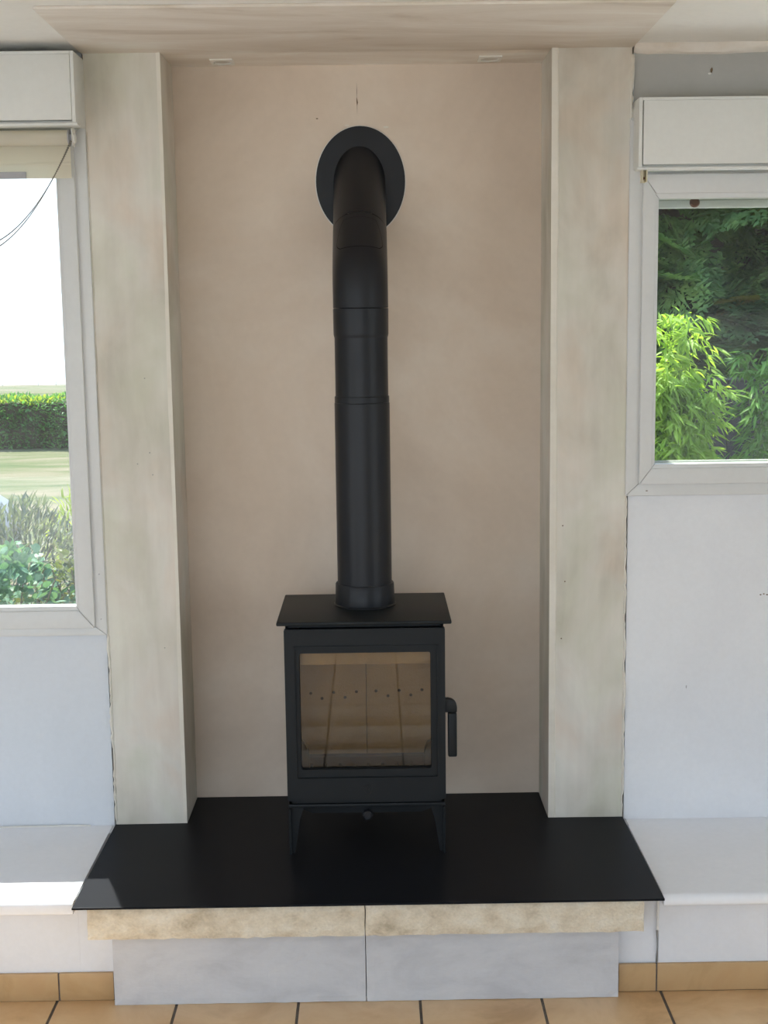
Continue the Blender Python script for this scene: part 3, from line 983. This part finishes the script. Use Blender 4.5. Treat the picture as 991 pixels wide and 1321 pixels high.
# ---- roller shutter boxes
def shutter_box(x0, x1, y0, z0, z1, label, side_x, lip):
    rt = empty('roller_shutter_box', ((x0 + x1) / 2, YW, z0), label, 'shutter box')
    bx('front_panel', (x0 + (.010 if side_x < 0 else .012), x1 - (.010 if side_x < 0 else .012), y0, y0 + .012, z0 + .012, z1 - .008), M['box'], rt, bev=.0015)
    for xa, xb in ((x0, x0 + .0095), (x1 - .0095, x1)):
        bx('end_panel', (xa, xb, y0 + .001, YW - .001, z0 + .006, z1), M['box'], rt, bev=.0015)
    bx('top_panel', (x0 + .0097, x1 - .0097, y0 + .0015, YW - .001, z1 - .0078, z1), M['box'], rt, bev=.001)
    bx('bottom_panel', (x0 + .0097, x1 - .0097, y0 + .012, YW - .001, z0 + .006, z0 + .011), M['box'], rt)
    MB().box(x0 - .004, x1 + .004, y0 - lip, y0 + .030, z0 - .002, z0 + .0055, bev=.002).build('bottom_trim', M['box'], rt, smooth=True)
    return rt


shutter_box(-1.96, -0.7395, 3.430, 2.173, 2.353, 'white roller shutter box above the left window, close under the ceiling', -1, .001)
shutter_box(0.6885, 1.76, 3.468, 2.050, 2.2295, 'white roller shutter box above the right window, grey wall above it', 1, .002)

# ---- roller blind on the left window
rb = empty('roller_blind', (-1.34, 3.49, 2.05), 'cream roller blind rolled up under the left shutter box', 'roller blind')
MB().lathe([(.019, -1.93), (.019, -0.7725)], (0, 3.490, 2.149), 'x', 28).build('roll', M['fabric'], rb, smooth=True)
MB().lathe([(.021, -0.7722), (.021, -0.7695), (.010, -0.769), (.010, -0.764)], (0, 3.490, 2.149), 'x', 24).build('end_disc', M['grey_bar'], rb, smooth=True)
mb = MB()
prof = [(3.5085, 2.149), (3.5085, 2.092), (3.5065, 2.088), (3.5085, 2.084), (3.5085, 2.050)]
for y_off in (0.0,):
    A = [mb.bm.verts.new((-1.92, p[0], p[1])) for p in prof]
    B = [mb.bm.verts.new((-0.774, p[0], p[1])) for p in prof]
    A2 = [mb.bm.verts.new((-1.92, p[0] + .0008, p[1])) for p in prof]
    B2 = [mb.bm.verts.new((-0.774, p[0] + .0008, p[1])) for p in prof]
    for i in range(len(prof) - 1):
        mb.bm.faces.new([A[i], A[i + 1], B[i + 1], B[i]])
        mb.bm.faces.new([A2[i], B2[i], B2[i + 1], A2[i + 1]])
mb.build('fabric', M['fabric'], rb)
bx('weight_bar', (-1.90, -0.890, 3.500, 3.5080, 2.0505, 2.067), M['grey_bar'], rb, bev=.001)
MB().prism([(3.478, 2.172), (3.515, 2.172), (3.515, 2.150), (3.503, 2.128), (3.480, 2.128)], -0.7635, -0.7600, 'x', bev=.001).build('bracket', M['white_plastic'], rb)
MB().lathe([(.012, -0.7595), (.012, -0.7555), (.004, -0.755)], (0, 3.490, 2.147), 'x', 20).build('chain_wheel', M['white_plastic'], rb, smooth=True)
for ys, qa, qb in ((3.478, 1.969, 3.67), (3.468, 2.06, 3.70)):     # two strands sagging between the wheel and a hook
    run = qa / qb
    cv = lambda u: (-0.764 - run * u, ys, 2.138 - qa * run * u + qb * (run * u) ** 2)
    mb = MB()
    nb = 200
    for i in range(nb + 1):
        mb.lathe([(.0007, -.0019), (.0020, 0), (.0007, .0019)], cv(i / nb), 'z', 5)
    mb.tube([cv(i / 40) for i in range(41)], .0009, 5)
    mb.build('pull_chain', M['chain'], rb)
MB().tube([(-1.302, 3.508, 2.160), (-1.302, 3.475, 2.146), (-1.302, 3.462, 2.140), (-1.302, 3.460, 2.150)], .002, 6).build('chain_hook', M['white_plastic'], rb, smooth=True)

# ---- bare bracket at the right window
bb = empty('blind_bracket', (0.702, 3.48, 2.016), 'small yellowed plastic blind bracket below the right shutter box', 'bracket')
bx('back_plate', (0.6955, 0.7095, 3.476, 3.480, 2.0170, 2.0475), M['old_plastic'], bb, bev=.001)
bx('arm', (0.6955, 0.6985, 3.455, 3.476, 2.018, 2.047), M['old_plastic'], bb, bev=.001)
bx('arm', (0.7065, 0.7095, 3.455, 3.476, 2.018, 2.047), M['old_plastic'], bb, bev=.001)
MB().lathe([(.0035, 3.4695), (.0035, 3.475)], (0.7025, 0, 2.028), 'y', 12).build('pin', M['knob_brown'], bb)

# ================================================================== GARDEN
struct(bx('ground', (-70, 70, -40, 52.5, GZ - .3, GZ), M['ground']), 'dry meadow and lawn outside')


struct(bx('bounce_paving', (-9, 6, -9, RY0 - .2, GZ, -0.15), M['bounce_paving']), 'unseen pale paving added behind the house to bounce light indoors')  # unseen paving, added to throw light back into the room
struct(bx('bounce_paving_east', (RX1 + .2, 6, RY0 - .2, 2.6, GZ, -0.15), M['bounce_paving']), 'unseen pale paving added on the other side of the house to bounce light indoors')
struct(bx('bounce_paving_west', (-9, RX0 - .2, RY0 - .2, 2.6, GZ, -0.15), M['bounce_paving']), 'unseen pale paving added beside the house to bounce light indoors')


def mesh_np(name, verts, faces, mat, parent=None, smooth=False):
    me = bpy.data.meshes.new(name)
    verts = np.asarray(verts, dtype=np.float32).reshape(-1, 3)
    faces = np.asarray(faces, dtype=np.int32)
    k = faces.shape[1]
    me.vertices.add(len(verts))
    me.vertices.foreach_set('co', verts.ravel())
    me.loops.add(faces.size)
    me.loops.foreach_set('vertex_index', faces.ravel())
    me.polygons.add(len(faces))
    me.polygons.foreach_set('loop_start', np.arange(0, faces.size, k, dtype=np.int32))
    me.polygons.foreach_set('loop_total', np.full(len(faces), k, dtype=np.int32))
    me.update(calc_edges=True)
    me.validate()
    if smooth:
        me.polygons.foreach_set('use_smooth', [True] * len(me.polygons))
    return link_mesh(name, me, mat, parent)


def scatter(proto_v, proto_f, pos, mats, scl):
    """many copies of one small shape in a single vertex array"""
    n, k = len(pos), len(proto_v)
    v = np.einsum('nij,kj->nki', mats, proto_v) * scl[:, None, None] + pos[:, None, :]
    f = proto_f[None, :, :] + (np.arange(n) * k)[:, None, None]
    return v.reshape(-1, 3), f.reshape(-1, proto_f.shape[1])


def frames(dirs, roll=None):
    """rotation matrices whose x axis follows dirs; y lies sideways, z is the leaf's upper side"""
    d = dirs / np.linalg.norm(dirs, axis=1, keepdims=True)
    upv = np.tile(np.array([0, 0, 1.0]), (len(d), 1))
    s = np.cross(upv, d)
    bad = np.linalg.norm(s, axis=1) < 1e-3
    s[bad] = [0, 1, 0]
    s /= np.linalg.norm(s, axis=1, keepdims=True)
    nn_ = np.cross(d, s)
    if roll is not None:
        c, q = np.cos(roll)[:, None], np.sin(roll)[:, None]
        s, nn_ = s * c + nn_ * q, nn_ * c - s * q
    return np.stack([d, s, nn_], axis=2)


# leaf shapes along +x, unit length
LANCE_V = np.array([(0, 0, 0), (.22, .085, .02), (.22, -.085, .02), (.55, .075, .0), (.55, -.075, .0), (.22, 0, -.012), (.55, 0, -.03), (1, 0, -.13)], float)
LANCE_F = np.array([(0, 5, 1), (0, 2, 5), (1, 5, 6), (1, 6, 3), (2, 6, 5), (2, 4, 6), (3, 6, 7), (4, 7, 6)])
ROUND_V = np.array([(0, 0, 0)] + [(.5 + .5 * math.cos(a), .42 * math.sin(a), .10 * abs(math.sin(a)) - .08 * (1 + math.cos(a)) / 2) for a in [math.pi - 2 * math.pi * (i + 1) / 9 for i in range(8)]] + [(.5, 0, -.02)], float)
ROUND_F = np.array([(9, i, (i + 1) % 9) for i in range(9)])


def spray_proto(seed):
    """flat feathery conifer spray, unit length along x"""
    r = random.Random(seed)
    V, Fc = [], []
    def sliver(p, d, L, w):
        nx, ny = -d[1], d[0]
        i = len(V)
        z = p[2]
        V.extend([(p[0], p[1], z), (p[0] + d[0] * L * .45 + nx * w, p[1] + d[1] * L * .45 + ny * w, z + r.uniform(-.012, .012)),
                  (p[0] + d[0] * L, p[1] + d[1] * L, z - .07 * L + r.uniform(-.01, .01)), (p[0] + d[0] * L * .45 - nx * w, p[1] + d[1] * L * .45 - ny * w, z + r.uniform(-.012, .012))])
        Fc.extend([(i, i + 1, i + 2), (i, i + 2, i + 3)])
    for k in range(13):
        u = .08 + .88 * k / 12
        droop = -.16 * u * u
        for s in (-1, 1):
            L = (.36 * (1 - u) ** .7 + .09) * r.uniform(.8, 1.15)
            a = s * math.radians(r.uniform(38, 55))
            d = (math.cos(a), math.sin(a))
            p = (u, 0, droop)
            sliver(p, d, L, .024)
            m = max(2, int(L / .055))
            for j in range(m):
                t = (j + .6) / m * L
                for s2 in (-1, 1):
                    b = a + s2 * math.radians(r.uniform(30, 45))
                    sliver((p[0] + d[0] * t, p[1] + d[1] * t, droop + r.uniform(-.02, .01)), (math.cos(b), math.sin(b)), .10 * (1 - .5 * j / m) + .035, .019)
    sliver((0, 0, 0), (1, 0), .5, .012)
    sliver((.5, 0, -.05), (1, 0), .52, .02)
    return np.array(V, float), np.array(Fc)


SPRAYS = [spray_proto(s) for s in (1, 2, 3)]


def lumpy(mb, c, rx, ry, rz, seed, amp=.18):
    """irregular closed body used for inner twigs and trunks"""
    r = random.Random(seed)
    nu, nv = 18, 12
    off = [[1 + r.uniform(-amp, amp) for _ in range(nu)] for _ in range(nv + 1)]
    g = []
    for j in range(nv + 1):
        th = math.pi * (j + .02) / (nv + .04)
        g.append([mb.bm.verts.new((c[0] + rx * off[j][i] * math.sin(th) * math.cos(2 * math.pi * i / nu), c[1] + ry * off[j][i] * math.sin(th) * math.sin(2 * math.pi * i / nu), c[2] - rz * math.cos(th))) for i in range(nu)])
    for j in range(nv):
        for i in range(nu):
            k = (i + 1) % nu
            mb.bm.faces.new([g[j][i], g[j][k], g[j + 1][k], g[j + 1][i]])


def conifer(x, y, h, rad, n, seed, label, yellow=None, size=(.65, 1.05)):
    R = np.random.default_rng(seed)
    rt = empty('conifer_tree', (x, y, GZ), label, 'tree', 'conifers behind the bamboo')
    MB().tube([(x, y, GZ), (x + .05, y, GZ + h * .5), (x, y, GZ + h * .97)], [.13, .09, .02], 10).build('trunk', M['bark'], rt, smooth=True)
    mb = MB()
    lumpy(mb, (x, y, GZ + h * .5), rad * .62, rad * .55, h * .47, seed)
    mb.build('inner_twigs', M['bark'], rt)
    z = GZ + h * (0.06 + .92 * R.random(n))
    frac = (z - GZ) / h
    ang = R.uniform(0, 2 * np.pi, n)
    ang = np.where(R.random(n) < .6, -np.pi / 2 + R.normal(0, .8, n), ang)     # denser towards the light of the open garden
    rr = rad * (1.05 - .55 * frac) * R.uniform(.45, .80, n)
    pos = np.stack([x + rr * np.cos(ang), y + rr * np.sin(ang), z], 1)
    d = np.stack([np.cos(ang) + R.normal(0, .35, n), np.sin(ang) + R.normal(0, .35, n), R.normal(-.02, .28, n)], 1)
    sc = R.uniform(*size, n)
    ro = R.normal(0, .45, n)
    Vs, Fs, o = [], [], 0
    for k, (pv, pf) in enumerate(SPRAYS):
        sel = np.arange(n) % 3 == k
        v, f = scatter(pv, pf, pos[sel], frames(d[sel], ro[sel]), sc[sel])
        Vs.append(v); Fs.append(f + o); o += len(v)
    mesh_np('foliage', np.concatenate(Vs), np.concatenate(Fs), M['conifer'], rt)['kind'] = 'stuff'
    if yellow:
        P = np.array(yellow, float)
        v, f = scatter(*SPRAYS[0], P, frames(np.array([(-1.0, -.8, .15), (-.2, -.9, .35), (-.8, -.3, -.2), (-.5, -.9, 0.6)][:len(P)])), np.full(len(P), .42))
        mesh_np('yellow_spray', v, f, M['conifer_y'], rt)
    return rt


conifer(2.35, 12.0, 5.2, 1.35, 300, 101, 'dark green conifer tree behind the brightest bamboo')
conifer(3.75, 12.2, 5.4, 1.35, 300, 102, 'dark green conifer with a yellowing spray at the right window edge', yellow=[(3.13, 11.0, 1.80), (3.10, 11.05, 1.74), (3.20, 10.95, 1.86)])
conifer(3.05, 13.6, 5.6, 1.5, 240, 103, 'dark conifer standing between and behind two other conifers')
conifer(1.2, 12.6, 5.0, 1.3, 170, 104, 'dark conifer mostly hidden by the window frame')
conifer(5.0, 12.7, 5.4, 1.4, 150, 105, 'dark conifer beyond the right end of the window')

fe = empty('garden_fence', (3.2, 10.25, GZ), 'dark wooden board fence with a grey cap rail behind the bamboo', 'fence')
for i in range(34):
    x = 0.9 + i * .155
    bx('board', (x, x + .147, 10.25, 10.27, GZ, 1.19), M['fence'], fe)
bx('rail', (0.9, 6.17, 10.27, 10.31, 0.1, .16), M['fence'], fe)
bx('cap_rail', (0.88, 6.19, 10.235, 10.30, 1.192, 1.208), M['rail'], fe)


def bamboo(x, y, top, spread, n, seed, mat, label, n_single, size):
    R = np.random.default_rng(seed)
    rt = empty('bamboo_clump', (x, y, GZ), label, 'bamboo', 'bamboo clumps outside the right window')
    # arching culms
    tips = []
    nc = 16
    for k in range(nc):
        a = R.uniform(0, 2 * np.pi)
        b = R.uniform(.02, .12)
        hgt = (top - GZ) * R.uniform(.62, 1.0)
        out = spread * R.uniform(.15, .95)
        if k == 0: hgt, out = (top - GZ) * 1.0, spread * .1
        pts = []
        for i in range(9):
            u = i / 8
            pts.append((x + math.cos(a) * (b + out * u ** 2.2), y + .7 * math.sin(a) * (b + out * u ** 2.2), GZ + hgt * (u - .10 * u ** 4)))
        MB().tube(pts, [.007 - .0055 * i / 8 for i in range(9)], 6).build('culm', M['culm'], rt, smooth=True)
        tips.append(np.array(pts))
    # leaves in drooping tufts along the culms
    P, D = [], []
    per = 7
    for k in range(n // per):
        c = tips[R.integers(nc)]
        u = R.uniform(.32, 1.0) ** .8 * 8
        i = min(int(u), 7)
        p = c[i] + (c[i + 1] - c[i]) * (u - i)
        a = R.uniform(0, 2 * np.pi)
        rr = R.uniform(.01, .24) * (1.15 - .55 * u / 8)
        p = p + np.array([math.cos(a) * rr, math.sin(a) * rr, R.normal(-.02, .05)])
        for q in range(per):
            aa = a + R.normal(0, .75)
            P.append(p + R.normal(0, .018, 3))
            D.append((math.cos(aa), math.sin(aa), R.normal(-.55, .42)))
    P, D = np.array(P), np.array(D)
    sc = R.uniform(*size, len(P))
    ro = R.normal(0, .5, len(P))
    fr_ = frames(D, ro)
    order = np.argsort(P[:, 1] - .15 * P[:, 2])
    near = [i for i in order if P[i, 2] > .62][:n_single]
    keep = np.ones(len(P), bool)
    keep[near] = False
    v, f = scatter(LANCE_V, LANCE_F, P[keep], fr_[keep], sc[keep])
    mesh_np('foliage', v, f, M[mat], rt)['kind'] = 'stuff'
    me = bpy.data.meshes.new('leaf')
    me.from_pydata([tuple(q) for q in LANCE_V], [], [tuple(int(t) for t in q) for q in LANCE_F])
    me.materials.append(M[mat])
    base = Vector((x, y, GZ))
    for i in near:
        o = bpy.data.objects.new('leaf', me)
        COL.objects.link(o)
        o.parent = rt
        mt = Matrix([[float(q) for q in row] for row in fr_[i]]).to_4x4()
        o.matrix_local = Matrix.Translation(Vector(P[i].tolist()) - base) @ mt @ Matrix.Scale(float(sc[i]), 4)
    return rt


bamboo(2.06, 9.0, 1.95, .30, 6300, 201, 'bamboo_a', 'bright yellow-green bamboo clump next to the window frame', 290, (.09, .15))
bamboo(2.86, 9.1, 1.72, .34, 4200, 202, 'bamboo_b', 'greener bamboo clump at the right edge of the window', 200, (.08, .14))
bamboo(2.45, 9.6, 0.95, .36, 2600, 203, 'bamboo_b', 'low green bamboo growing between the two taller clumps', 0, (.08, .13))


def shrub(x, y, top, rx, ry, n, seed, mat, label, proto, size, n_single=0, droop=0.0, name='garden_shrub', flop=.5):
    R = np.random.default_rng(seed)
    rt = empty(name, (x, y, GZ), label, 'shrub', 'shrubs outside the left window')
    h = top - GZ
    for k in range(9):
        a = R.uniform(0, 2 * np.pi)
        e = R.uniform(.3, .8)
        MB().tube([(x, y, GZ), (x + .3 * rx * e * math.cos(a), y + .3 * ry * e * math.sin(a), GZ + .5 * h), (x + rx * e * math.cos(a), y + ry * e * math.sin(a), GZ + h * R.uniform(.75, .92))], [.012, .008, .003], 6).build('stem', M['stem'], rt, smooth=True)
    u = R.normal(0, 1, (n, 3))
    u /= np.linalg.norm(u, axis=1, keepdims=True)
    rad = R.uniform(.55, 1.0, n) ** .6
    P = np.stack([x + rx * rad * u[:, 0] * (1 + .15 * np.sin(5 * u[:, 2])), y + ry * rad * u[:, 1], GZ + h * .5 + h * .5 * rad * u[:, 2] * (1 + .10 * np.sin(7 * u[:, 0]))], 1)
    D = u + R.normal(0, flop, (n, 3))
    D[:, 2] -= droop
    sc = R.uniform(*size, n)
    fr_ = frames(D, R.normal(0, .6, n))
    near = [i for i in np.argsort(P[:, 1] - .6 * P[:, 2])][:n_single]
    keep = np.ones(n, bool)
    keep[near] = False
    v, f = scatter(proto[0], proto[1], P[keep], fr_[keep], sc[keep])
    mesh_np('foliage', v, f, M[mat], rt)['kind'] = 'stuff'
    if n_single:
        me = bpy.data.meshes.new('leaf')
        me.from_pydata([tuple(q) for q in proto[0]], [], [tuple(int(t) for t in q) for q in proto[1]])
        me.materials.append(M[mat])
        for i in near:
            o = bpy.data.objects.new('leaf', me)
            COL.objects.link(o)
            o.parent = rt
            mt = Matrix([[float(q) for q in row] for row in fr_[i]]).to_4x4()
            o.matrix_local = Matrix.Translation(Vector(P[i].tolist()) - Vector((x, y, GZ))) @ mt @ Matrix.Scale(float(sc[i]), 4)
    return rt


RD, LC = (ROUND_V, ROUND_F), (LANCE_V, LANCE_F)
shrub(-1.86, 6.5, .58, .42, .40, 2400, 301, 'shrub_teal', 'blue-green round-leaved shrub at the bottom of the left window', RD, (.035, .06), 220)
shrub(-1.46, 6.7, .60, .34, .35, 2000, 302, 'shrub_olive', 'olive and orange shrub beside the left window frame', RD, (.02, .04), 120)
shrub(-2.35, 8.3, .55, .75, .40, 4600, 303, 'shrub_grey', 'pale grey-green weedy shrub in front of the lawn', LC, (.06, .12), 0, -.5)
shrub(-1.40, 8.2, .55, .45, .4, 2000, 304, 'shrub_grey', 'pale grey-green shrub below the lime bush', LC, (.05, .10), 0, -.4)
shrub(-2.12, 9.2, .56, .20, .2, 500, 305, 'shrub_lime', 'small yellow-green bush in front of the lawn', LC, (.06, .10), 0, -.6)
shrub(-2.5, 7.2, .48, .55, .4, 1800, 306, 'shrub_olive', 'olive green shrub left of the blue-green shrub', RD, (.025, .045), 0)
shrub(-0.9, 7.4, .55, .5, .4, 1400, 307, 'shrub_olive', 'olive shrub hidden behind the left window frame', RD, (.025, .045), 0)

# clipped hedge across the lawn
hg = empty('clipped_hedge', (-8.0, 25.2, GZ), 'long clipped green hedge at the far side of the lawn', 'hedge')
mb = MB()
mb.box(-14.6, -1.4, 24.86, 25.75, GZ, GZ + .84)
mb.build('inner_twigs', M['bark'], hg)
R = np.random.default_rng(41)
n = 15000
px_ = R.uniform(-14.6, -1.4, n)
t = R.uniform(-.15, 1.2, n) * np.pi / 2
top_h = .90 + .03 * np.sin(px_ * 2.1) + .03 * np.sin(px_ * 5.3)
face = R.random(n) < .62
py_ = np.where(face, 24.76 + .09 * np.sin(px_ * 4.7) * np.sin(px_ * 1.9) + R.normal(0, .06, n), R.uniform(24.8, 25.8, n))
pz_ = np.where(face, GZ + R.uniform(0, 1, n) * top_h, GZ + top_h + R.normal(0, .03, n))
D = np.stack([R.normal(0, .6, n), np.where(face, -1.0, R.normal(0, .5, n)), np.where(face, R.normal(.4, .5, n), 1.0)], 1)
v, f = scatter(LANCE_V * np.array([1, 2.0, 1]), LANCE_F, np.stack([px_, py_, pz_], 1), frames(D, R.normal(0, .6, n)), R.uniform(.07, .14, n))
mesh_np('foliage', v, f, M['hedge'], hg)['kind'] = 'stuff'
n = 5000
px_ = R.uniform(-14.6, -1.4, n)
top_h = .90 + .03 * np.sin(px_ * 2.1) + .03 * np.sin(px_ * 5.3)
P_ = np.stack([px_, R.uniform(24.74, 25.7, n), GZ + top_h + R.uniform(-.06, .05, n)], 1)
D = np.stack([R.normal(0, .7, n), R.normal(-.2, .6, n), np.full(n, .8)], 1)
v, f = scatter(LANCE_V * np.array([1, 2.2, 1]), LANCE_F, P_, frames(D, R.normal(0, .6, n)), R.uniform(.07, .13, n))
mesh_np('sunlit_top', v, f, M['shrub_lime'], hg)['kind'] = 'stuff'  # lime leaves along the top: sunlight on the hedge put into the colour

# far stakes on the crest of the field
for i, (px, lab) in enumerate(((-14.55, 'thin far stake at the left edge of the field crest'), (-13.15, 'thin far stake in the middle of the field crest'), (-12.45, 'thin far stake nearest the window frame on the field crest'))):
    o = MB().tube([(px, 52.0, GZ - .02), (px + .01, 52.0, GZ + .32)], [.014, .010], 6).build('field_stake', M['post'])
    tag(o, lab, 'stake', 'stakes on the field crest')

# parked car, only its nose shows past the window edge
car = empty('parked_car', (-4.6, 10.9, GZ), 'pale car nose behind the shrubs at the left picture edge', 'car')
prof = [(a_ - .26, b_) for a_, b_ in [(-2.93, .30), (-2.90, .55), (-2.98, .72), (-3.15, .83), (-3.9, .98), (-4.65, 1.42), (-5.0, 1.47), (-5.9, 1.46), (-6.5, 1.30), (-6.9, .95), (-6.98, .5), (-6.9, .28)]]
MB().prism([(a_, GZ + b_) for a_, b_ in prof], 10.1, 11.75, bev=.05).build('body', M['car'], car, smooth=True)
MB().prism([(-3.95, GZ + 1.0), (-4.62, GZ + 1.39), (-4.75, GZ + 1.39), (-4.75, GZ + 1.0)], 10.08, 10.10).build('side_window', M['carglass'], car)
MB().prism([(-4.85, GZ + 1.0), (-4.85, GZ + 1.39), (-6.1, GZ + 1.39), (-6.45, GZ + 1.0)], 10.08, 10.10).build('side_window', M['carglass'], car)
MB().prism([(-3.93, GZ + 1.01), (-3.96, GZ + 1.02), (-4.63, GZ + 1.44), (-4.60, GZ + 1.43)], 10.25, 11.6).build('windscreen', M['carglass'], car)
for wx in (-3.75, -6.1):
    for wy in (10.06, 11.6):
        MB().lathe([(.20, 0), (.31, .01), (.31, .17), (.20, .18)], (wx, wy, GZ + .31), 'y', 28).build('wheel', M['tyre'], car, smooth=True)
